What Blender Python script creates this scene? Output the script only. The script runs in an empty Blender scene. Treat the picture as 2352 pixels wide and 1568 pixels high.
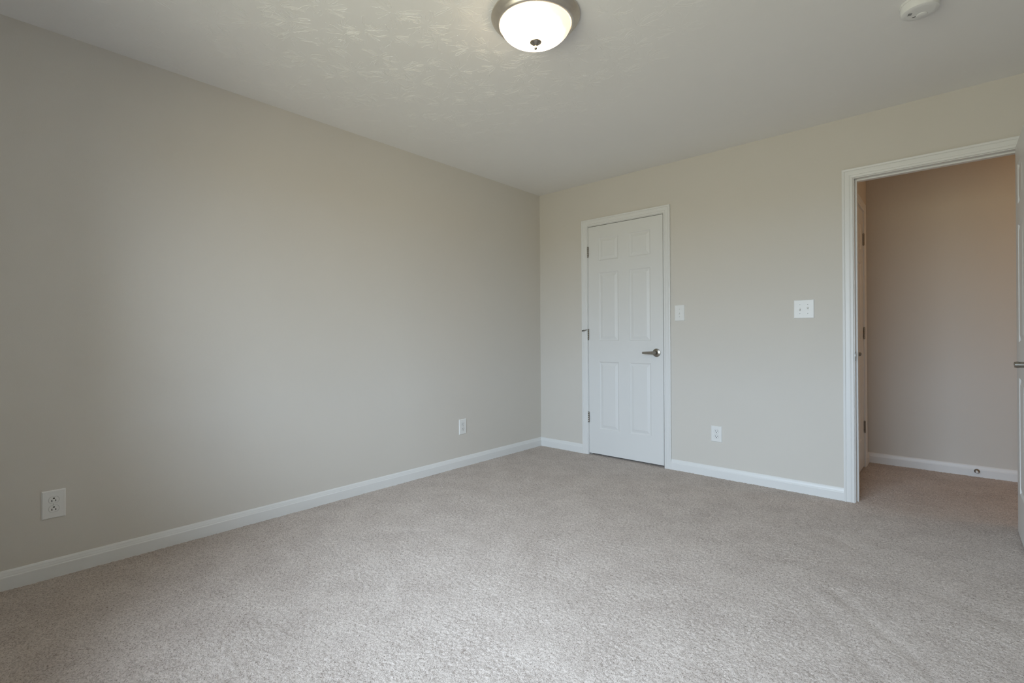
import bpy, bmesh, math, random
import numpy as np
from mathutils import Vector, Matrix
PI = math.pi
random.seed(7)
rng = np.random.default_rng(11)
S = bpy.context.scene
C = S.collection

# ---------------------------------------------------------------- camera
H = 2.44                      # ceiling height
yaw, pitch, roll = 0.732407, 0.001642, -0.006030
fw = Vector((-math.sin(yaw) * math.cos(pitch), math.cos(yaw) * math.cos(pitch), math.sin(pitch)))
rt = fw.cross(Vector((0, 0, 1))).normalized()
up = rt.cross(fw)
r2 = rt * math.cos(roll) + up * math.sin(roll)
u2 = -rt * math.sin(roll) + up * math.cos(roll)
cam_d = bpy.data.cameras.new('camera')
cam = bpy.data.objects.new('camera', cam_d)
C.objects.link(cam)
M = Matrix((r2, u2, -fw)).transposed().to_4x4()
M.translation = Vector((2.98426, -3.73466, 1.05801))
cam.matrix_world = M
cam_d.sensor_width = 36.0
cam_d.lens = 1119.832 / 2352 * 36.0
cam_d.shift_y = -11.227 / 2352
cam_d.clip_start = 0.02
S.camera = cam

# ---------------------------------------------------------------- light and exposure
S.view_settings.view_transform = 'Standard'
S.view_settings.look = 'None'
S.view_settings.gamma = 1.0
S.view_settings.use_curve_mapping = False
S.view_settings.exposure = 0.0
SKY_RGB, SKY_STRENGTH = (0.695, 0.855, 1.03), 15.0            # overcast sky above the horizon
GROUND_RGB, GROUND_STRENGTH = (1.0, 1.0, 0.80), 4.8       # pale ground below it
LAMP_RGB, LAMP_STRENGTH = (1.0, 0.76, 0.44), 11.0
HALL_RGB, HALL_W = (1.0, 0.57, 0.26), 7.6
world = bpy.data.worlds.new('daylight')
S.world = world
world.use_nodes = True
nt = world.node_tree
bg = nt.nodes['Background']
tc = nt.nodes.new('ShaderNodeTexCoord'); sx = nt.nodes.new('ShaderNodeSeparateXYZ'); rp = nt.nodes.new('ShaderNodeValToRGB')
mpz = nt.nodes.new('ShaderNodeMath'); mpz.operation = 'MULTIPLY_ADD'; mpz.inputs[1].default_value = 0.5; mpz.inputs[2].default_value = 0.5
nt.links.new(tc.outputs['Generated'], sx.inputs[0]); nt.links.new(sx.outputs['Z'], mpz.inputs[0]); nt.links.new(mpz.outputs[0], rp.inputs[0])
rp.color_ramp.elements[0].position, rp.color_ramp.elements[1].position = 0.49, 0.51
rp.color_ramp.elements[0].color = (*[c * GROUND_STRENGTH for c in GROUND_RGB], 1)
rp.color_ramp.elements[1].color = (*[c * SKY_STRENGTH * 0.70 for c in SKY_RGB], 1)
zen = rp.color_ramp.elements.new(0.80)                     # overcast sky, brighter towards the zenith
zen.color = (*[c * SKY_STRENGTH * 1.38 for c in SKY_RGB], 1)
nt.links.new(rp.outputs['Color'], bg.inputs[0])
# room: x 0 (left wall) .. RX, y BY (back wall) .. 0 (far wall); hall beyond the far wall
RX, BY, HY, HX = 4.25, -4.2, 1.28, 5.2
WT = 0.115                     # wall thickness
WINX0, WINX1, WINZ0, WINZ1 = 0.95, 3.10, 0.62, 2.08   # window in the back wall
def area(name, loc, rot, w, h):
    d = bpy.data.lights.new(name, 'AREA'); d.shape = 'RECTANGLE'; d.size, d.size_y = w, h
    o = bpy.data.objects.new(name, d); C.objects.link(o); o.location = loc; o.rotation_euler = [math.radians(a) for a in rot]
    return d
area('window_portal', ((WINX0 + WINX1) / 2, BY - WT - 0.02, (WINZ0 + WINZ1) / 2), (90, 0, 0), WINX1 - WINX0, WINZ1 - WINZ0).cycles.is_portal = True

# ---------------------------------------------------------------- materials
def mat(name, rgb, rough=0.5, metal=0.0, spec=0.5):
    m = bpy.data.materials.new(name)
    m.use_nodes = True
    b = m.node_tree.nodes['Principled BSDF']
    b.inputs['Base Color'].default_value = (*rgb, 1)
    b.inputs['Roughness'].default_value = rough
    b.inputs['Metallic'].default_value = metal
    b.inputs['Specular IOR Level'].default_value = spec
    return m, m.node_tree, b
def add_bump(nt, b, scale, strength, dist, detail=2.0, obj_space=True):
    tc = nt.nodes.new('ShaderNodeTexCoord')
    n = nt.nodes.new('ShaderNodeTexNoise')
    n.inputs['Scale'].default_value = scale
    n.inputs['Detail'].default_value = detail
    bp = nt.nodes.new('ShaderNodeBump')
    bp.inputs['Strength'].default_value = strength
    bp.inputs['Distance'].default_value = dist
    nt.links.new(tc.outputs['Object'], n.inputs['Vector'])
    nt.links.new(n.outputs['Fac'], bp.inputs['Height'])
    nt.links.new(bp.outputs['Normal'], b.inputs['Normal'])
    return tc, n
def add_mottle(nt, b, c0, c1, scale, tc=None):
    if tc is None: tc = nt.nodes.new('ShaderNodeTexCoord')
    n = nt.nodes.new('ShaderNodeTexNoise'); n.inputs['Scale'].default_value = scale; n.inputs['Detail'].default_value = 3
    r = nt.nodes.new('ShaderNodeValToRGB')
    r.color_ramp.elements[0].position = 0.35; r.color_ramp.elements[1].position = 0.65
    r.color_ramp.elements[0].color = (*c0, 1); r.color_ramp.elements[1].color = (*c1, 1)
    nt.links.new(tc.outputs['Object'], n.inputs['Vector'])
    nt.links.new(n.outputs['Fac'], r.inputs['Fac'])
    nt.links.new(r.outputs['Color'], b.inputs['Base Color'])
def mottled(name, rgb, rough, d=0.015, scale=6, bump=None, **k):
    m, nt, b = mat(name, rgb, rough, **k)
    tc = None
    if bump: tc, _ = add_bump(nt, b, *bump)
    add_mottle(nt, b, tuple(x * (1 - d) for x in rgb), tuple(x * (1 + d) for x in rgb), scale, tc)
    return m
WALL = mottled('wall_paint_greige', (0.675, 0.640, 0.583), 0.75, 0.008, 1.5, (260, 0.12, 0.002))
CEIL = mottled('ceiling_paint_white', (0.86, 0.848, 0.825), 0.85, 0.008, 1.2, (300, 0.10, 0.001))
TRIM = mottled('trim_paint_white', (0.79, 0.79, 0.775), 0.38, 0.006, 3, (40, 0.05, 0.001))
DOOR = mottled('door_paint_white', (0.77, 0.77, 0.755), 0.42, 0.006, 3, (220, 0.08, 0.0008))
PLASTIC = mottled('switch_plastic_white', (0.82, 0.82, 0.80), 0.35, 0.004, 20)
DETECT = mottled('detector_plastic_white', (0.80, 0.80, 0.78), 0.5, 0.004, 20)
DARK = mottled('slot_dark', (0.012, 0.012, 0.012), 0.6, 0.1, 30)
RUBBER = mottled('rubber_white', (0.75, 0.74, 0.72), 0.6, 0.01, 30)
JOINT = mottled('joint_shadow_grey', (0.30, 0.30, 0.29), 0.6, 0.05, 30)
BLACKRUB = mottled('rubber_black', (0.02, 0.02, 0.02), 0.6, 0.05, 30)
NICKEL = mottled('satin_nickel', (0.34, 0.32, 0.285), 0.30, 0.03, 40, metal=1.0)
PAN = mottled('brushed_nickel_pan', (0.66, 0.62, 0.56), 0.42, 0.03, 25, metal=1.0)
# carpet: cut pile, two close yarn tones, tuft-gap shade painted as dark flecks, and a slightly worn nap
CARPET, nt, b = mat('carpet_cut_pile_beige', (0.5, 0.46, 0.43), 0.95, 0.0, 0.1)
b.inputs['Sheen Weight'].default_value = 0.16
b.inputs['Sheen Roughness'].default_value = 0.5
b.inputs['Sheen Tint'].default_value = (1.0, 0.93, 0.86, 1)
tc, n1 = add_bump(nt, b, 260, 0.6, 0.004, 3.0)
r1 = nt.nodes.new('ShaderNodeValToRGB')
r1.color_ramp.elements[0].position, r1.color_ramp.elements[1].position = 0.05, 0.70
CARP_LO, CARP_HI = (0.405, 0.346, 0.305), (0.620, 0.545, 0.494)
r1.color_ramp.elements[0].color = (*CARP_LO, 1); r1.color_ramp.elements[1].color = (*CARP_HI, 1)
vt = nt.nodes.new('ShaderNodeTexVoronoi'); vt.inputs['Scale'].default_value = 215      # each tuft its own tone
sv = nt.nodes.new('ShaderNodeSeparateColor')
nt.links.new(tc.outputs['Object'], vt.inputs['Vector']); nt.links.new(vt.outputs['Color'], sv.inputs[0])
av = nt.nodes.new('ShaderNodeMath'); av.operation = 'MULTIPLY_ADD'; av.inputs[1].default_value = 0.75
hv = nt.nodes.new('ShaderNodeMath'); hv.operation = 'MULTIPLY'; hv.inputs[1].default_value = 0.25
nt.links.new(n1.outputs['Fac'], hv.inputs[0]); nt.links.new(sv.outputs[0], av.inputs[0]); nt.links.new(hv.outputs[0], av.inputs[2])
nt.links.new(av.outputs[0], r1.inputs['Fac'])
n2 = nt.nodes.new('ShaderNodeTexNoise'); n2.inputs['Scale'].default_value = 5.5; n2.inputs['Detail'].default_value = 4
nt.links.new(tc.outputs['Object'], n2.inputs['Vector'])
r2n = nt.nodes.new('ShaderNodeValToRGB')
r2n.color_ramp.elements[0].position, r2n.color_ramp.elements[1].position = 0.36, 0.60
r2n.color_ramp.elements[0].color = (0.90, 0.89, 0.885, 1); r2n.color_ramp.elements[1].color = (1.0, 1.0, 1.0, 1)
nt.links.new(n2.outputs['Fac'], r2n.inputs['Fac'])
mx = nt.nodes.new('ShaderNodeMix'); mx.data_type = 'RGBA'; mx.blend_type = 'MULTIPLY'; mx.inputs['Factor'].default_value = 1.0
nt.links.new(r1.outputs['Color'], mx.inputs['A']); nt.links.new(r2n.outputs['Color'], mx.inputs['B'])
n3 = nt.nodes.new('ShaderNodeTexNoise'); n3.inputs['Scale'].default_value = 210; n3.inputs['Detail'].default_value = 2
nt.links.new(tc.outputs['Object'], n3.inputs['Vector'])
r3 = nt.nodes.new('ShaderNodeValToRGB')                     # shade in the gaps between tufts, painted as darker flecks
r3.color_ramp.elements[0].position, r3.color_ramp.elements[1].position = 0.31, 0.43
r3.color_ramp.elements[0].color = (0.52, 0.48, 0.45, 1); r3.color_ramp.elements[1].color = (1, 1, 1, 1)
nt.links.new(n3.outputs['Fac'], r3.inputs['Fac'])
mx2 = nt.nodes.new('ShaderNodeMix'); mx2.data_type = 'RGBA'; mx2.blend_type = 'MULTIPLY'; mx2.inputs['Factor'].default_value = 1.0
nt.links.new(mx.outputs['Result'], mx2.inputs['A']); nt.links.new(r3.outputs['Color'], mx2.inputs['B'])
nt.links.new(mx2.outputs['Result'], b.inputs['Base Color'])
# frosted lamp glass, lit from within: a little cloudy
SHADE, nt, b = mat('lamp_glass_lit', (0.85, 0.82, 0.76), 0.25)
tc = nt.nodes.new('ShaderNodeTexCoord'); n = nt.nodes.new('ShaderNodeTexNoise'); n.inputs['Scale'].default_value = 11; n.inputs['Detail'].default_value = 3
ds_ = nt.nodes.new('ShaderNodeVectorMath'); ds_.operation = 'DISTANCE'; ds_.inputs[1].default_value = (-0.028, -0.024, -0.085)   # the bulb behind the frosted glass
nt.links.new(tc.outputs['Object'], n.inputs['Vector']); nt.links.new(tc.outputs['Object'], ds_.inputs[0])
cl_ = nt.nodes.new('ShaderNodeMath'); cl_.operation = 'MULTIPLY_ADD'; cl_.inputs[1].default_value = 0.05; nt.links.new(n.outputs['Fac'], cl_.inputs[0]); nt.links.new(ds_.outputs['Value'], cl_.inputs[2])
mr = nt.nodes.new('ShaderNodeMapRange'); mr.interpolation_type = 'SMOOTHSTEP'
mr.inputs[1].default_value = 0.045; mr.inputs[2].default_value = 0.195; mr.inputs[3].default_value = LAMP_STRENGTH * 2.8; mr.inputs[4].default_value = 0.95
nt.links.new(cl_.outputs[0], mr.inputs[0]); nt.links.new(mr.outputs[0], b.inputs['Emission Strength'])
wr = nt.nodes.new('ShaderNodeMapRange'); wr.inputs[1].default_value = 0.10; wr.inputs[2].default_value = 0.19; nt.links.new(cl_.outputs[0], wr.inputs[0])
wm_ = nt.nodes.new('ShaderNodeMix'); wm_.data_type = 'RGBA'; wm_.inputs['A'].default_value = (*LAMP_RGB, 1); wm_.inputs['B'].default_value = (1.0, 0.82, 0.60, 1)
nt.links.new(wr.outputs[0], wm_.inputs['Factor']); nt.links.new(wm_.outputs['Result'], b.inputs['Emission Color'])
# window pane
GLASS = bpy.data.materials.new('window_glass'); GLASS.use_nodes = True
nt = GLASS.node_tree; nt.nodes.clear()
o_ = nt.nodes.new('ShaderNodeOutputMaterial'); mxs = nt.nodes.new('ShaderNodeMixShader'); tr = nt.nodes.new('ShaderNodeBsdfTransparent'); gl = nt.nodes.new('ShaderNodeBsdfGlossy')
gl.inputs['Roughness'].default_value = 0.02; fr = nt.nodes.new('ShaderNodeFresnel'); fr.inputs['IOR'].default_value = 1.3
nt.links.new(fr.outputs[0], mxs.inputs[0]); nt.links.new(tr.outputs[0], mxs.inputs[1]); nt.links.new(gl.outputs[0], mxs.inputs[2]); nt.links.new(mxs.outputs[0], o_.inputs[0])

# ---------------------------------------------------------------- helpers
def obj(name, bm, m, parent=None, smooth=False, loc=None, rot=None, bevel=0.0):
    me = bpy.data.meshes.new(name)
    bmesh.ops.recalc_face_normals(bm, faces=bm.faces)
    bm.to_mesh(me); bm.free()
    me.materials.append(m)
    if smooth:
        for p in me.polygons: p.use_smooth = True
    o = bpy.data.objects.new(name, me)
    C.objects.link(o)
    if parent: o.parent = parent
    if loc: o.location = loc
    if rot: o.rotation_euler = rot
    if bevel:
        md = o.modifiers.new('bevel', 'BEVEL'); md.width = bevel; md.segments = 2; md.limit_method = 'ANGLE'
    return o
def tag(o, label, cat, group=None):
    o['label'] = label; o['category'] = cat
    if group: o['group'] = group
    return o
def struct(o, label=None, cat=None):
    o['kind'] = 'structure'
    if label: o['label'] = label; o['category'] = cat
    return o
def empty(name, loc, rotz=0.0):
    e = bpy.data.objects.new(name, None); C.objects.link(e)
    e.location = loc; e.rotation_euler = (0, 0, rotz); e.empty_display_size = 0.05
    return e
def bx(bm, x0, x1, y0, y1, z0, z1):
    v = [bm.verts.new(p) for p in ((x0,y0,z0),(x1,y0,z0),(x1,y1,z0),(x0,y1,z0),(x0,y0,z1),(x1,y0,z1),(x1,y1,z1),(x0,y1,z1))]
    for f in ((0,3,2,1),(4,5,6,7),(0,1,5,4),(1,2,6,5),(2,3,7,6),(3,0,4,7)): bm.faces.new([v[i] for i in f])
    return v
def box(*a):
    bm = bmesh.new(); bx(bm, *a); return bm
def lathe(prof, n=48, axis='z', flip=1, cap=True, bm=None, off=(0,0,0)):
    """prof: (radius, height) pairs turned about an axis"""
    bm = bm or bmesh.new(); rings = []
    for r, h in prof:
        ring = []
        for k in range(n if r > 1e-6 else 1):
            a = 2 * PI * k / n
            x, y, z = r * math.cos(a), r * math.sin(a), h * flip
            p = {'z': (x, y, z), 'y': (x, z, y), 'x': (z, x, y)}[axis]
            ring.append(bm.verts.new([p[i] + off[i] for i in range(3)]))
        rings.append(ring)
    for A, B in zip(rings, rings[1:]):
        if len(A) == 1 and len(B) == 1: continue
        for k in range(n):
            k2 = (k + 1) % n
            if len(A) == 1: bm.faces.new((A[0], B[k], B[k2]))
            elif len(B) == 1: bm.faces.new((A[k], A[k2], B[0]))
            else: bm.faces.new((A[k], A[k2], B[k2], B[k]))
    if cap:
        for R_ in (rings[0], rings[-1]):
            if len(R_) > 1: bm.faces.new(R_)
    return bm
def sweep(prof, stations, bm=None, closed=True):
    """stations: functions/profile point -> 3D point; joins rings of equal length"""
    bm = bm or bmesh.new()
    rings = [[bm.verts.new(st(w, t)) for w, t in prof] for st in stations]
    n = len(prof)
    for A, B in zip(rings, rings[1:]):
        for k in range(n if closed else n - 1):
            k2 = (k + 1) % n
            bm.faces.new((A[k], A[k2], B[k2], B[k]))
    if closed:
        bm.faces.new(rings[0]); bm.faces.new(rings[-1])
    return bm
def wall_panel(us, zs, holes, thick, place, bm=None):
    """a wall of real thickness with openings; place(u, d, z) -> point, d = depth 0..thick"""
    bm = bm or bmesh.new()
    U = sorted(set(us) | {h[0] for h in holes} | {h[1] for h in holes})
    Z = sorted(set(zs) | {h[2] for h in holes} | {h[3] for h in holes})
    def solid(i, j):
        if i < 0 or j < 0 or i >= len(U) - 1 or j >= len(Z) - 1: return False
        cu, cz = (U[i] + U[i+1]) / 2, (Z[j] + Z[j+1]) / 2
        return not any(h[0] < cu < h[1] and h[2] < cz < h[3] for h in holes)
    V = {}
    def v(i, j, d):
        if (i, j, d) not in V: V[(i, j, d)] = bm.verts.new(place(U[i], d * thick, Z[j]))
        return V[(i, j, d)]
    for i in range(len(U) - 1):
        for j in range(len(Z) - 1):
            if not solid(i, j): continue
            for d in (0, 1):
                bm.faces.new([v(i, j, d), v(i+1, j, d), v(i+1, j+1, d), v(i, j+1, d)])
            for di, dj, e in ((-1,0,((i,j),(i,j+1))), (1,0,((i+1,j),(i+1,j+1))), (0,-1,((i,j),(i+1,j))), (0,1,((i,j+1),(i+1,j+1)))):
                if not solid(i + di, j + dj):
                    (a, b_), (c, d_) = e
                    bm.faces.new([v(a, b_, 0), v(c, d_, 0), v(c, d_, 1), v(a, b_, 1)])
    return bm
CASING = [(0,0.0),(0,.0085),(.003,.0105),(.0125,.0115),(.0145,.0095),(.0175,.0120),(.022,.0128),(.040,.0138),(.0425,.0118),(.0455,.0155),(.0530,.0165),(.057,.0150),(.057,0)]
BASE = [(0,-.004),(.0135,-.004),(.0135,.0545),(.0128,.0575),(.0108,.0600),(.0102,.0640),(.0078,.0720),(.0072,.0755),(.0052,.0800),(.0030,.0835),(0,.0840)]
def casing(x0, x1, ztop, place):
    """mitred door casing round an opening (inner edge x0..x1, ztop); place(u, projection, z)"""
    return sweep(CASING, [lambda w, t: place(x0 - w, t, 0.0), lambda w, t: place(x0 - w, t, ztop + w),
                          lambda w, t: place(x1 + w, t, ztop + w), lambda w, t: place(x1 + w, t, 0.0)])
def baseboard(name, p0, p1, n, m0=0, m1=0):
    """p0->p1 along the wall foot, n = direction off the wall, m0/m1 = mitre (+1 inside corner) at either end"""
    p0, p1, n = Vector(p0), Vector(p1), Vector(n)
    d = (p1 - p0).normalized()
    bm = sweep(BASE, [lambda w, t: p0 + n * w + d * (w * m0) + Vector((0,0,t)), lambda w, t: p1 + n * w - d * (w * m1) + Vector((0,0,t))])
    return obj(name, bm, TRIM)

# ---------------------------------------------------------------- floor (carpet): real pile relief
def smooth_noise(nx, ny, cells_x, cells_y):
    g = rng.random((cells_x + 2, cells_y + 2))
    x = np.linspace(0, cells_x, nx); y = np.linspace(0, cells_y, ny)
    xi, yi = x.astype(int).clip(0, cells_x - 1), y.astype(int).clip(0, cells_y - 1)
    fx, fy = x - xi, y - yi
    fx, fy = fx * fx * (3 - 2 * fx), fy * fy * (3 - 2 * fy)
    a = g[xi][:, yi]; b_ = g[xi + 1][:, yi]; c = g[xi][:, yi + 1]; d = g[xi + 1][:, yi + 1]
    return (a * (1 - fx)[:, None] + b_ * fx[:, None]) * (1 - fy)[None] + (c * (1 - fx)[:, None] + d * fx[:, None]) * fy[None]
fx = np.concatenate([np.arange(-0.05, 3.50, 0.005), np.arange(3.50, HX + 0.2, 0.1)])
fy = np.concatenate([np.arange(BY - 0.1, -3.85, 0.1), np.arange(-3.85, HY + 0.05, 0.005)])
nx, ny = len(fx), len(fy)
tuft = rng.random((nx, ny))
tuft = 0.84 * tuft + 0.08 * (np.roll(tuft, 1, 0) + np.roll(tuft, 1, 1))
pit = (rng.random((nx, ny)) < 0.035) * 0.0045
mid = smooth_noise(nx, ny, nx // 7, ny // 7)
low = smooth_noise(nx, ny, 22, 30)
strength = 0.55 + 0.95 * smooth_noise(nx, ny, 26, 36)
z = -0.0036 * tuft * strength - 0.7 * pit * strength - 0.0006 * mid + 0.0022 * low + 0.0032
X, Y = np.meshgrid(fx, fy, indexing='ij')
def groove(ax, ay, bx_, by_, wid, dep):          # vacuum and foot marks pressed into the pile
    global z
    dx, dy = bx_ - ax, by_ - ay
    t = (((X - ax) * dx + (Y - ay) * dy) / (dx * dx + dy * dy)).clip(0, 1)
    d2 = (X - ax - t * dx) ** 2 + (Y - ay - t * dy) ** 2
    z = z - dep * np.exp(-d2 / (wid * wid))
groove(0.03, -3.133, 0.28, -3.120, 0.008, 0.006)
groove(0.24, -2.50, 0.42, -2.95, 0.02, 0.003)
groove(0.31, -2.49, 0.34, -2.05, 0.02, 0.003)
groove(2.49, -0.72, 2.62, -0.78, 0.05, 0.004)
groove(2.98, -1.10, 3.12, -1.17, 0.06, 0.005)
groove(2.62, -1.35, 2.95, -1.75, 0.03, 0.004)
groove(2.55, -1.45, 2.85, -1.90, 0.03, 0.003)
groove(0.75, -0.20, 0.55, -0.45, 0.03, 0.003)
groove(1.05, -0.25, 0.95, -0.55, 0.03, 0.003)
groove(1.25, -0.22, 1.28, -0.50, 0.04, 0.003)
z[:, -1] = -0.004
verts = np.stack([X, Y, z], -1).reshape(-1, 3).astype(np.float32)
idx = np.arange(nx * ny).reshape(nx, ny)
quads = np.stack([idx[:-1, :-1], idx[1:, :-1], idx[1:, 1:], idx[:-1, 1:]], -1).reshape(-1, 4).astype(np.int32)
me = bpy.data.meshes.new('floor')
me.vertices.add(len(verts)); me.vertices.foreach_set('co', verts.ravel())
me.loops.add(quads.size); me.loops.foreach_set('vertex_index', quads.ravel())
me.polygons.add(len(quads)); me.polygons.foreach_set('loop_start', np.arange(0, quads.size, 4, dtype=np.int32))
me.update(calc_edges=True)
me.polygons.foreach_set('use_smooth', np.ones(len(quads), dtype=bool))
me.materials.append(CARPET)
floor = bpy.data.objects.new('floor', me); C.objects.link(floor)
struct(floor, 'beige cut pile carpet covering the bedroom and hall floor', 'floor')

# ---------------------------------------------------------------- ceiling with stomped plaster ridges
vs, fs = [], []
def add_box_list(x0, x1, y0, y1, z0, z1):
    b0 = len(vs)
    vs.extend([(x0,y0,z0),(x1,y0,z0),(x1,y1,z0),(x0,y1,z0),(x0,y0,z1),(x1,y0,z1),(x1,y1,z1),(x0,y1,z1)])
    for f in ((0,3,2,1),(4,5,6,7),(0,1,5,4),(1,2,6,5),(2,3,7,6),(3,0,4,7)): fs.append(tuple(b0 + i for i in f))
add_box_list(-WT, HX + WT, BY - WT, HY + WT, H, H + 0.08)
def ridge(pts, wid, hgt):
    b0 = len(vs); n = len(pts)
    for i, (x, y) in enumerate(pts):
        x2, y2 = pts[min(i + 1, n - 1)]; x1, y1 = pts[max(i - 1, 0)]
        dx, dy = x2 - x1, y2 - y1; L_ = math.hypot(dx, dy) or 1
        ox, oy = -dy / L_ * wid / 2, dx / L_ * wid / 2
        e = 0.15 if i in (0, n - 1) else random.uniform(0.55, 1.0)
        vs.extend([(x + ox, y + oy, H + 0.0005), (x, y, H - hgt * e), (x - ox, y - oy, H + 0.0005)])
    for i in range(n - 1):
        a = b0 + 3 * i
        fs.append((a, a + 1, a + 4, a + 3)); fs.append((a + 1, a + 2, a + 5, a + 4))
cell = 0.165
for i in range(int(3.6 / cell)):
    for j in range(int(4.0 / cell)):
        cx = (i + 0.5 + random.uniform(-0.35, 0.35)) * cell
        cy = -0.02 - (j + 0.5 + random.uniform(-0.35, 0.35)) * cell
        main = random.uniform(0, 2 * PI)
        amp = max(0.14, min(1.2, 1.45 - 0.85 * math.hypot(cx - 1.25, cy + 2.55)))
        for k in range(random.randint(24, 36)):
            a = main + random.choice((0, PI)) + random.gauss(0, 0.75)
            ra = random.uniform(0.008, 0.05); rb = ra + random.uniform(0.015, 0.085)
            bend = random.gauss(0, 0.22); n = 7
            def pt(t, off=0.0):
                r = ra + (rb - ra) * t; aa = a + bend * t
                return (cx + r * math.cos(aa) - off * math.sin(aa) + random.gauss(0, 0.0011), cy + r * math.sin(aa) + off * math.cos(aa) + random.gauss(0, 0.0011))
            h_ = random.uniform(0.0005, 0.0011) * amp; w_ = random.uniform(0.0018, 0.0032)
            if random.random() < 0.3:                       # a looped pair of brush hairs
                o_f = random.uniform(0.003, 0.007)
                pts = [pt(t / 4, o_f) for t in range(5)] + [pt(1.05, 0)] + [pt(t / 4, -o_f) for t in range(4, -1, -1)]
            else:
                pts = [pt(t / (n - 1)) for t in range(n)]
            if all(0.01 < x < RX - 0.01 and BY + 0.01 < y < -0.01 for x, y in pts): ridge(pts, w_, h_)
        for k in range(12):                                 # small blobs
            a, r = random.uniform(0, 2 * PI), random.uniform(0.02, 0.11)
            x, y = cx + r * math.cos(a), cy + r * math.sin(a); s_ = random.uniform(0.002, 0.007)
            if 0.01 < x < RX - 0.01 and y < -0.01:
                t = random.uniform(0, PI)
                ridge([(x, y), (x + s_ * math.cos(t) / 2, y + s_ * math.sin(t) / 2), (x + s_ * math.cos(t), y + s_ * math.sin(t))], 0.0028, 0.0010 * amp)
me = bpy.data.meshes.new('ceiling'); me.from_pydata(vs, [], fs); me.materials.append(CEIL)
ceiling = bpy.data.objects.new('ceiling', me); C.objects.link(ceiling)
struct(ceiling, 'white ceiling with a stomped plaster texture', 'ceiling')

# ---------------------------------------------------------------- walls
D1 = (0.5545, 1.2675, 2.048)          # closet door: jamb inner edges, head height
D2 = (2.536, 3.286, 2.048)            # entry doorway
D3 = (0.345, 1.061, 2.048)            # hall door (along y)
HLX = 2.465                           # left wall of the hall
J = 0.018                             # jamb board thickness
struct(obj('wall_far', wall_panel((-WT, HX), (-0.02, H), [(D1[0]-J, D1[1]+J, -0.02, D1[2]+J), (D2[0]-J, D2[1]+J, -0.02, D2[2]+J)], WT, lambda u, d, z: (u, d, z)), WALL), 'greige far wall with the closet door and the doorway', 'wall')
struct(obj('wall_left', box(-WT, 0, BY - WT, HY + WT, -0.02, H), WALL), 'long blank greige wall on the left', 'wall')
struct(obj('wall_right', box(RX, RX + WT, BY - WT, 0, -0.02, H), WALL), 'greige wall on the right side of the bedroom', 'wall')
struct(obj('wall_back', wall_panel((0, RX), (-0.02, H), [(WINX0, WINX1, WINZ0, WINZ1)], WT, lambda u, d, z: (u, BY - d, z)), WALL), 'greige wall behind the viewer holding the window', 'wall')
struct(obj('wall_hall_far', box(0, HX, HY, HY + WT, -0.02, H), WALL), 'hall wall facing the open doorway', 'wall')
struct(obj('wall_hall_left', wall_panel((WT, HY), (-0.02, H), [(D3[0]-J, D3[1]+J, -0.02, D3[2]+J)], WT, lambda u, d, z: (HLX - d, u, z)), WALL), 'short hall wall holding a closed white door', 'wall')
struct(obj('wall_hall_right', box(HX, HX + WT, -WT, HY + WT, -0.02, H), WALL), 'end wall of the hall', 'wall')

# ---------------------------------------------------------------- door frames
def frame(name, x0, x1, zt, place, stop_d, both=True):
    """jamb boards, stop and mitred casing of one doorway; place(u, depth, z), depth 0 = room face, + into the wall"""
    jm = bmesh.new()
    def pb(u0, u1, d0, d1, z0, z1):
        P = [place(u, d, z) for u in (u0, u1) for d in (d0, d1) for z in (z0, z1)]
        v = [jm.verts.new(p) for p in P]
        for f in ((0,1,3,2),(4,6,7,5),(0,4,5,1),(2,3,7,6),(0,2,6,4),(1,5,7,3)): jm.faces.new([v[i] for i in f])
    pb(x0 - J, x0, 0, WT, 0, zt); pb(x1, x1 + J, 0, WT, 0, zt); pb(x0 - J, x1 + J, 0, WT, zt, zt + J)
    top = obj(name, jm, TRIM, bevel=0.0012)
    st = bmesh.new(); jm = st
    s = 0.011
    pb(x0, x0 + s, stop_d, stop_d + 0.034, 0, zt); pb(x1 - s, x1, stop_d, stop_d + 0.034, 0, zt); pb(x0 + s, x1 - s, stop_d, stop_d + 0.034, zt - s, zt)
    obj('door_stop_strip', st, TRIM, top, bevel=0.002)
    rv = 0.005
    obj('casing', casing(x0 - rv, x1 + rv, zt + rv, lambda u, t, z: place(u, -t, z)), TRIM, top)
    if both: obj('casing', casing(x0 - rv, x1 + rv, zt + rv, lambda u, t, z: place(u, WT + t, z)), TRIM, top)
    return top
t1 = struct(frame('trim_1', *D1, lambda u, d, z: (u, d, z), 0.036), 'white moulded frame round the closed closet door', 'door frame')
t2 = struct(frame('trim_2', *D2, lambda u, d, z: (u, d, z), 0.036), 'white moulded frame round the open doorway', 'door frame')
t3 = struct(frame('trim_3', *D3, lambda u, d, z: (HLX - d, u, z), 0.036), 'frame round the closed door inside the hall', 'door frame')
# strike plate let into the left jamb of the open doorway, with a rounded lip that wraps onto the edge
bm = bmesh.new()
N = 14; zc = 0.926
outl = [(0.0, -0.029), (0.026, -0.029), (0.026, 0.029), (0.0, 0.029)]
ring0, ring1 = [], []
pts = [(0.027, -0.0285), (0.027, 0.0285)] + [(0.002 - 0.0105 * math.sin(PI * k / N) , 0.0285 * math.cos(PI * k / N)) for k in range(N + 1)]
for y_, z_ in pts:
    ring0.append(bm.verts.new((D2[0] + 0.0001, y_, zc + z_))); ring1.append(bm.verts.new((D2[0] + 0.0022, y_, zc + z_)))
bm.faces.new(ring0); bm.faces.new(ring1)
for k in range(len(pts)): bm.faces.new((ring0[k], ring0[(k+1) % len(pts)], ring1[(k+1) % len(pts)], ring1[k]))
sp = obj('strike_plate', bm, NICKEL, t2); sp['label'] = 'nickel strike plate on the left jamb'
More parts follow.
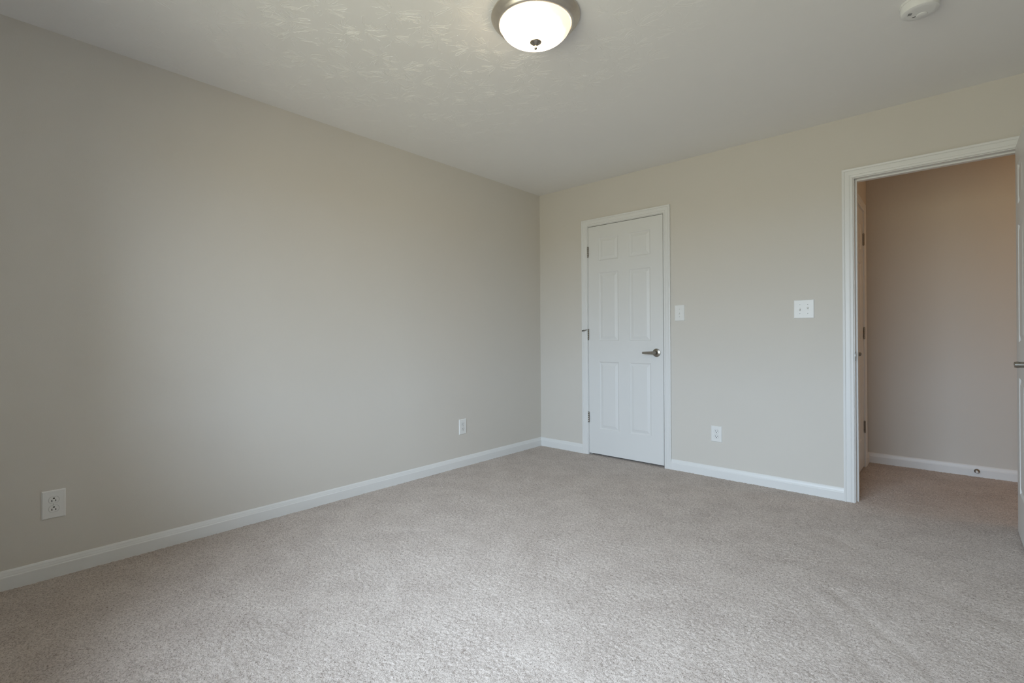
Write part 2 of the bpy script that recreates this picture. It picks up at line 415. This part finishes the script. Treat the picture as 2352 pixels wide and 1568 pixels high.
obj('latch_hole', box(D2[0] + 0.0022, D2[0] + 0.0026, 0.008, 0.020, zc - 0.012, zc + 0.012), DARK, sp)

# ---------------------------------------------------------------- doors (six raised panels)
def door_mesh(w, h, t=0.035):
    """slab from (0,0,0) to (w,t,h); moulded panels on both faces"""
    bm = bmesh.new()
    st = 0.108
    mid = 0.103; pw = (w - 2 * st - mid) / 2
    cols = [(st, st + pw), (st + pw + mid, w - st)]
    rows = [(0.222, 0.820), (1.004, 1.610), (1.715, 1.920)]
    panels = [(c[0], c[1], r[0], r[1]) for c in cols for r in rows]
    xs = sorted({0, w} | {c for q in cols for c in q}); zs = sorted({0, h} | {r for q in rows for r in q})
    for d0, sg in ((0.0, 1), (t, -1)):
        V = {}
        def v(x, z):
            k = (round(x, 6), round(z, 6))
            if k not in V: V[k] = bm.verts.new((x, d0, z))
            return V[k]
        for i in range(len(xs) - 1):
            for j in range(len(zs) - 1):
                cx, cz = (xs[i] + xs[i+1]) / 2, (zs[j] + zs[j+1]) / 2
                if any(p[0] < cx < p[1] and p[2] < cz < p[3] for p in panels): continue
                bm.faces.new((v(xs[i], zs[j]), v(xs[i+1], zs[j]), v(xs[i+1], zs[j+1]), v(xs[i], zs[j+1])))
        for x0, x1, z0, z1 in panels:
            prev = [v(x0, z0), v(x1, z0), v(x1, z1), v(x0, z1)]
            for ins, dep in ((0.004, 0.0035), (0.009, 0.0065), (0.013, 0.0072), (0.034, 0.0022), (0.036, 0.0012)):
                cur = [bm.verts.new((x, d0 + sg * dep, zz)) for x, zz in ((x0+ins, z0+ins), (x1-ins, z0+ins), (x1-ins, z1-ins), (x0+ins, z1-ins))]
                for k in range(4): bm.faces.new((prev[k], prev[(k+1) % 4], cur[(k+1) % 4], cur[k]))
                prev = cur
            bm.faces.new(prev)
    for a, b_ in (((0,0),(w,0)), ((w,0),(w,h)), ((w,h),(0,h)), ((0,h),(0,0))):
        bm.faces.new([bm.verts.new(p) for p in ((a[0],0,a[1]), (b_[0],0,b_[1]), (b_[0],t,b_[1]), (a[0],t,a[1]))])
    bmesh.ops.remove_doubles(bm, verts=bm.verts, dist=1e-5)
    return bm
def handle(parent, x, z, y0, out, toward):
    """rose plate, neck and tapering lever; out = -1/+1 side of the slab in y, toward = -1/+1 lever direction in x"""
    h = obj('door_handle', lathe([(0, 0), (.0338, 0), (.0338, .003), (.0322, .0055), (.0220, .0085), (.0150, .0105), (.0128, .0130), (.0128, .0545), (.0116, .0560), (0, .0560)], 48, 'y', out), NICKEL, parent, True, (x, y0, z))
    h['label'] = 'satin nickel lever handle'
    md = h.modifiers.new('edges', 'EDGE_SPLIT'); md.split_angle = math.radians(35)
    prof = [(-0.011, .0130, .0080), (0.004, .0136, .0085), (0.020, .0128, .0080), (0.055, .0110, .0072), (0.090, .0095, .0064), (0.101, .0088, .0058), (0.104, .0070, .0040)]
    bm = bmesh.new(); rings = []
    for s_, hz, hy in prof:
        rings.append([bm.verts.new((toward * s_, out * 0.0455 + hy * math.copysign(abs(math.cos(a)) ** .6, math.cos(a)), hz * math.copysign(abs(math.sin(a)) ** .6, math.sin(a)) - 0.03 * max(s_, 0) * 1.6 * 0.3)) for a in [2 * PI * k / 20 for k in range(20)]])
    for A, B in zip(rings, rings[1:]):
        for k in range(20): bm.faces.new((A[k], A[(k+1) % 20], B[(k+1) % 20], B[k]))
    bm.faces.new(rings[0]); bm.faces.new(rings[-1])
    obj('lever', bm, NICKEL, h, True)
    return h
def hinge(parent, x, z, y, lx, ly=1, hgt=0.09):
    """knuckle of three barrels with ball tips, and the two leaf edges in the gap"""
    bm = bmesh.new(); r = 0.0062
    for k in range(5):
        a, b_ = -hgt/2 + hgt * k / 5, -hgt/2 + hgt * (k + 1) / 5
        lathe([(0, a), (r*.86, a), (r, a + .0008), (r, b_ - .0008), (r*.86, b_), (0, b_)], 20, bm=bm)
    for s_ in (-1, 1):
        lathe([(0, s_*hgt/2), (.0045, s_*hgt/2), (.0045, s_*(hgt/2 + .002)), (.003, s_*(hgt/2 + .004)), (0, s_*(hgt/2 + .0046))], 16, bm=bm)
    h = obj('hinge', bm, NICKEL, parent, True, (x, y, z))
    obj('leaf', box(min(0, lx), max(0, lx), -0.001, 0.001, -hgt/2, hgt/2), NICKEL, h)
    return h

DZ = 0.014
# door_1: closed closet door, hinged on its left
d1 = obj('door_1', door_mesh(0.707, 2.0255), DOOR, None, loc=(0.5575, 0.0005, 0.018))
struct(d1, 'closed white six panel closet door in the far wall', 'door')
handle(d1, 0.649, 0.926 - 0.018, 0.0, -1, -1)
for zc_ in (1.821, 1.079, 0.338):
    hh = hinge(d1, -0.0015, zc_ - 0.018, -0.0066, 0.008)
    if zc_ == 1.079:      # hinge pin door stop, swung out over the casing
        bm = bmesh.new()
        lathe([(0, 0), (.0085, 0), (.0085, .004), (0, .004)], 24, bm=bm, off=(0, 0, 0.046))
        ps = obj('pin_stop', bm, NICKEL, hh, True); ps['label'] = 'hinge pin door stop with dark rubber tip'
        bm = lathe([(0, 0), (.0028, 0), (.0028, .022), (.0065, .022), (.0072, .026), (.0060, .034), (0, .034)], 16, 'x', -1)
        obj('stop_arm', bm, NICKEL, hh, True, (-0.006, -0.012, 0.044), (0, math.radians(-14), math.radians(32)))
        bm = lathe([(0, 0), (.0050, 0), (.0056, .006), (.0042, .014), (0, .015)], 16, 'x', -1)
        obj('rubber_tip', bm, BLACKRUB, hh, True, (-0.033, -0.028, 0.036), (0, math.radians(-14), math.radians(32)))
# door_2: the open entry door, swung into the bedroom about its right jamb
W2 = 0.744
ang = math.radians(90.0)
d2 = obj('door_2', door_mesh(W2, 2.032), DOOR)
# closed: slab from x = D2[0]+.003, y 0..0.035; pin at (px, py); rotate about the pin by ang
px, py = D2[1] + 0.003, -0.0075
c0 = Vector((D2[0] + 0.003 - px, 0.0005 - py, 0))
rc = Matrix.Rotation(ang, 3, 'Z') @ c0
d2.location = (px + rc.x, py + rc.y, DZ); d2.rotation_euler = (0, 0, ang)
struct(d2, 'open white six panel entry door seen edge on at the right', 'door')
handle(d2, 0.062, 0.926 - DZ, 0.035, 1, 1)
handle(d2, 0.062, 0.926 - DZ, 0.0, -1, 1)
for zc_ in (1.821, 1.079, 0.338): hinge(d2, W2 + 0.003, zc_ - DZ, -0.0075, -0.008)
# door_3: closed door in the left wall of the hall
d3 = obj('door_3', door_mesh(0.710, 2.032), DOOR, None, loc=(HLX - 0.0005, D3[0] + 0.003, DZ), rot=(0, 0, PI / 2))
struct(d3, 'closed white door glimpsed in the hall just past the doorway', 'door')
handle(d3, 0.060, 0.926 - DZ, 0.0, -1, 1)
for zc_ in (1.826, 1.075, 0.325): hinge(d3, 0.7115, zc_ - DZ, -0.0066, -0.008)

# ---------------------------------------------------------------- baseboards
ov = 0.062
lab = lambda o, l: struct(o, l, 'baseboard')
lab(baseboard('baseboard_left', (0, BY, 0), (0, 0, 0), (1, 0, 0), 1, 1), 'white baseboard along the long left wall')
lab(baseboard('baseboard_far_corner', (0, 0, 0), (D1[0] - ov, 0, 0), (0, -1, 0), 1, 0), 'short white baseboard between the room corner and the closet door')
lab(baseboard('baseboard_far', (D1[1] + ov, 0, 0), (D2[0] - ov, 0, 0), (0, -1, 0)), 'white baseboard between the closet door and the doorway')
lab(baseboard('baseboard_far_right', (D2[1] + ov, 0, 0), (RX, 0, 0), (0, -1, 0), 0, 1), 'white baseboard behind the open entry door')
lab(baseboard('baseboard_right', (RX, 0, 0), (RX, BY, 0), (-1, 0, 0), 1, 1), 'white baseboard along the right wall')
lab(baseboard('baseboard_back', (RX, BY, 0), (0, BY, 0), (0, 1, 0), 1, 1), 'white baseboard under the window')
lab(baseboard('baseboard_hall_left', (HLX, D3[1] + ov, 0), (HLX, HY, 0), (1, 0, 0), 0, 1), 'short white baseboard beside the hall door')
lab(baseboard('baseboard_hall', (HLX, HY, 0), (HX, HY, 0), (0, -1, 0), 1, 0), 'white baseboard of the hall with a spring door stop')

# ---------------------------------------------------------------- window in the back wall (lights the room)
wm = bmesh.new()
f = 0.05
for x0, x1, z0, z1 in ((WINX0, WINX0+f, WINZ0, WINZ1), (WINX1-f, WINX1, WINZ0, WINZ1), (WINX0+f, WINX1-f, WINZ0, WINZ0+f), (WINX0+f, WINX1-f, WINZ1-f, WINZ1), ((WINX0+WINX1)/2-.025, (WINX0+WINX1)/2+.025, WINZ0+f, WINZ1-f)):
    bx(wm, x0, x1, BY - 0.09, BY - 0.04, z0, z1)
w1 = struct(obj('window_1', wm, TRIM, bevel=0.003), 'white framed window in the wall behind the viewer', 'window')
obj('pane', box(WINX0 + f, WINX1 - f, BY - 0.068, BY - 0.064, WINZ0 + f, WINZ1 - f), GLASS, w1)
obj('window_sill', box(WINX0 - 0.04, WINX1 + 0.04, BY - 0.04, BY + 0.03, WINZ0 - 0.025, WINZ0), TRIM, w1, bevel=0.003)

# ---------------------------------------------------------------- warm fill light added in the hall, unseen round the corner
hl = bpy.data.lights.new('hall_fill', 'POINT'); hl.energy = HALL_W; hl.color = HALL_RGB; hl.shadow_soft_size = 0.12
hlo = bpy.data.objects.new('hall_fill', hl); C.objects.link(hlo); hlo.location = (4.6, 0.7, 1.9)

# ---------------------------------------------------------------- ceiling light
cl = empty('ceiling_light', (1.660, -2.098, H))
tag(cl, 'flush round ceiling light with frosted glass bowl and brushed nickel rim', 'ceiling light')
obj('pan', lathe([(.1860, 0), (.1860, -.0030), (.1910, -.0032), (.1912, -.007), (.1895, -.010), (.1850, -.013), (.1835, -.017), (.1770, -.022), (.1715, -.028), (.1690, -.034), (.1630, -.039), (.1570, -.0405), (.1535, -.038), (.1525, -.030)], 96, cap=False), PAN, cl, True)
dome = [(.1512, -.034)] + [(.1512 * math.sin(t), -.036 - .075 * math.cos(t) ** 1.0) for t in [PI / 2 - PI / 2 * k / 20 for k in range(21)]]
dome[-1] = (0, dome[-1][1])
obj('glass_bowl', lathe(dome, 96, cap=False), SHADE, cl, True)
zb = -.111
obj('finial', lathe([(0, zb + .006), (.0255, zb + .005), (.0265, zb + .002), (.0240, zb - .002), (.0140, zb - .008), (.0065, zb - .013), (.0045, zb - .016), (.0055, zb - .018), (.0070, zb - .023), (.0055, zb - .0285), (0, zb - .0305)], 40), NICKEL, cl, True)

# ---------------------------------------------------------------- smoke detector
sd = empty('smoke_detector', (2.897, -1.088, H))
tag(sd, 'round white smoke detector on the ceiling near the doorway', 'smoke detector')
obj('mounting_base', lathe([(0, 0), (.0668, 0), (.0673, -.003), (.0663, -.008), (.0630, -.009), (.0625, -.013), (0, -.013)], 64), DETECT, sd, True).data
obj('housing', lathe([(0, -.0125), (.0605, -.0125), (.0638, -.0140), (.0642, -.018), (.0630, -.030), (.0612, -.0378), (.0580, -.0402), (.0420, -.0412), (0, -.0415)], 64), DETECT, sd, True)
for o in sd.children:
    md = o.modifiers.new('edges', 'EDGE_SPLIT'); md.split_angle = math.radians(38)
tb = obj('test_button', lathe([(0, -.041), (.0190, -.041), (.0190, -.0428), (.0175, -.0438), (0, -.0440)], 40), DETECT, sd, True, loc=(0.006, 0.022, 0))
bm = bmesh.new()
for k in range(4):
    bx(bm, -0.0395 + k * 0.0034, -0.0383 + k * 0.0034, -0.009, 0.007, -.0422, -.0405)
vs_ = obj('sound_slots', bm, DARK, sd, rot=(0, 0, math.radians(18))); vs_['label'] = 'dark sound slots'
il = obj('indicator_slot', box(-0.026, -0.014, 0.020, 0.0225, -.0424, -.0405), DARK, sd)

# ---------------------------------------------------------------- wall plates
def plate(w, h, t=0.0055, bev=0.004):
    bm = bmesh.new()
    A = [bm.verts.new((sx * w/2, 0, sz * h/2)) for sx, sz in ((-1,-1),(1,-1),(1,1),(-1,1))]
    B = [bm.verts.new((sx * w/2, -t * .35, sz * h/2)) for sx, sz in ((-1,-1),(1,-1),(1,1),(-1,1))]
    D = [bm.verts.new((sx * (w/2 - bev), -t, sz * (h/2 - bev))) for sx, sz in ((-1,-1),(1,-1),(1,1),(-1,1))]
    for P, Q in ((A, B), (B, D)):
        for k in range(4): bm.faces.new((P[k], P[(k+1) % 4], Q[(k+1) % 4], Q[k]))
    bm.faces.new(A); bm.faces.new(D)
    return bm
def recept_outline(r=0.0172, flat=0.0142, n=40):
    return [(max(-r, min(r, r * math.cos(2*PI*k/n))), max(-flat, min(flat, r * math.sin(2*PI*k/n)))) for k in range(n)]
def prism(outline, y0, y1, bm=None):
    bm = bm or bmesh.new()
    A = [bm.verts.new((x, y0, z_)) for x, z_ in outline]; B = [bm.verts.new((x, y1, z_)) for x, z_ in outline]
    n = len(outline)
    for k in range(n): bm.faces.new((A[k], A[(k+1) % n], B[(k+1) % n], B[k]))
    bm.faces.new(A); bm.faces.new(B)
    return bm
def outlet(loc, rotz, label, w=0.079, h=0.124, ground_up=False):
    e = empty('wall_outlet', loc, rotz); tag(e, label, 'outlet', 'duplex outlets on the walls')
    obj('cover_plate', plate(w, h), PLASTIC, e)
    sgn = 1 if ground_up else -1
    for zc_ in (0.0195, -0.0195):
        # thin dark joint round the receptacle face, then the face itself
        rc_ = obj('receptacle', prism([(x, z_ + zc_) for x, z_ in recept_outline()], -0.0040, -0.0064), PLASTIC, e)
        obj('joint', prism([(x * 1.045, z_ * 1.05 + zc_) for x, z_ in recept_outline()], -0.0045, -0.00565), JOINT, rc_)
        for sx, hh_ in ((-0.0064, 0.0090), (0.0064, 0.0078)):
            obj('slot', box(sx - 0.0014, sx + 0.0014, -0.0067, -0.0062, zc_ - sgn * 0.0035 - hh_/2, zc_ - sgn * 0.0035 + hh_/2), DARK, rc_)
        g = [(0.0032 * math.cos(PI * k / 12), sgn * 0.0030 * math.sin(PI * k / 12)) for k in range(13)] + [(-0.0032, -sgn * 0.0022), (0.0032, -sgn * 0.0022)]
        obj('ground_hole', prism([(x, z_ + zc_ + sgn * 0.0070) for x, z_ in g], -0.0062, -0.0067), DARK, rc_)
    s_ = obj('screw', lathe([(0, 0), (.0032, 0), (.0028, .0014), (0, .0016)], 20, 'y', -1), PLASTIC, e, True, (0, -0.0052, 0))
    obj('slit', box(-0.0004, 0.0004, -0.0018, -0.0012, -0.0026, 0.0026), DARK, s_)
    return e
outlet((0, -3.486, 0.3265), PI / 2, 'nearest wall outlet at lower left of the long wall, ground holes on top', 0.080, 0.125, True)
outlet((0, -1.030, 0.3285), PI / 2, 'distant wall outlet on the long left wall towards the corner')
outlet((1.679, 0, 0.327), 0, 'wall outlet on the far wall between closet door and doorway, above the baseboard', 0.079, 0.118)
def switch(loc, w, h, toggles, label):
    e = empty('light_switch', loc); tag(e, label, 'light switch')
    obj('cover_plate', plate(w, h), PLASTIC, e)
    for cx, up_ in toggles:
        obj('toggle_slot', box(cx - 0.0052, cx + 0.0052, -0.0064, -0.0040, -0.0122, 0.0122), PLASTIC, e, bevel=0.0006)
        obj('toggle', box(-0.0037, 0.0037, -0.0120, 0.0035, -0.0042, 0.0042), PLASTIC, e, loc=(cx, -0.0058, 0.002 * up_), rot=(math.radians(-28 * up_), 0, 0), bevel=0.001)
        for zz in (-0.030, 0.030):
            s_ = obj('screw', lathe([(0, 0), (.0030, 0), (.0026, .0012), (0, .0014)], 20, 'y', -1), PLASTIC, e, True, (cx, -0.0053, zz))
            obj('slit', box(-0.0022, 0.0022, -0.0017, -0.0010, -0.0005, 0.0005), DARK, s_)
    return e
switch((1.402, 0, 1.242), 0.079, 0.124, [(0, -1)], 'single toggle light switch beside the closet door frame')
switch((2.256, 0, 1.236), 0.120, 0.124, [(-0.023, -1), (0.023, 1)], 'double toggle light switch on the wall left of the doorway')

# ---------------------------------------------------------------- spring door stop on the hall baseboard
ds = empty('spring_door_stop', (3.125, HY - 0.0135, 0.044))
tag(ds, 'small nickel door stop with a white tip on the hall baseboard', 'door stop')
obj('mount', lathe([(0, 0), (.0165, 0), (.0165, .004), (.0125, .010), (0, .012)], 28, 'y', -1), NICKEL, ds, True)
bm = bmesh.new(); ring = []; turns, L_ = 8, 0.022
for k in range(turns * 12 + 1):
    a = 2 * PI * k / 12; yy = -0.009 - L_ * k / (turns * 12); R_ = 0.0062
    c_ = Vector((R_ * math.cos(a), yy, R_ * math.sin(a))); rad = Vector((math.cos(a), 0, math.sin(a)))
    ring.append([bm.verts.new(c_ + rad * 0.0014 * math.cos(q) + Vector((0, 0.0014 * math.sin(q), 0))) for q in (0, PI*2/5, PI*4/5, PI*6/5, PI*8/5)])
for A, B in zip(ring, ring[1:]):
    for k in range(5): bm.faces.new((A[k], A[(k+1) % 5], B[(k+1) % 5], B[k]))
obj('spring', bm, NICKEL, ds, True)
tp = obj('tip', lathe([(0, .030), (.0080, .030), (.0088, .033), (.0080, .041), (.0060, .043), (0, .0435)], 24, 'y', -1), RUBBER, ds, True)
tp['label'] = 'white rubber tip'
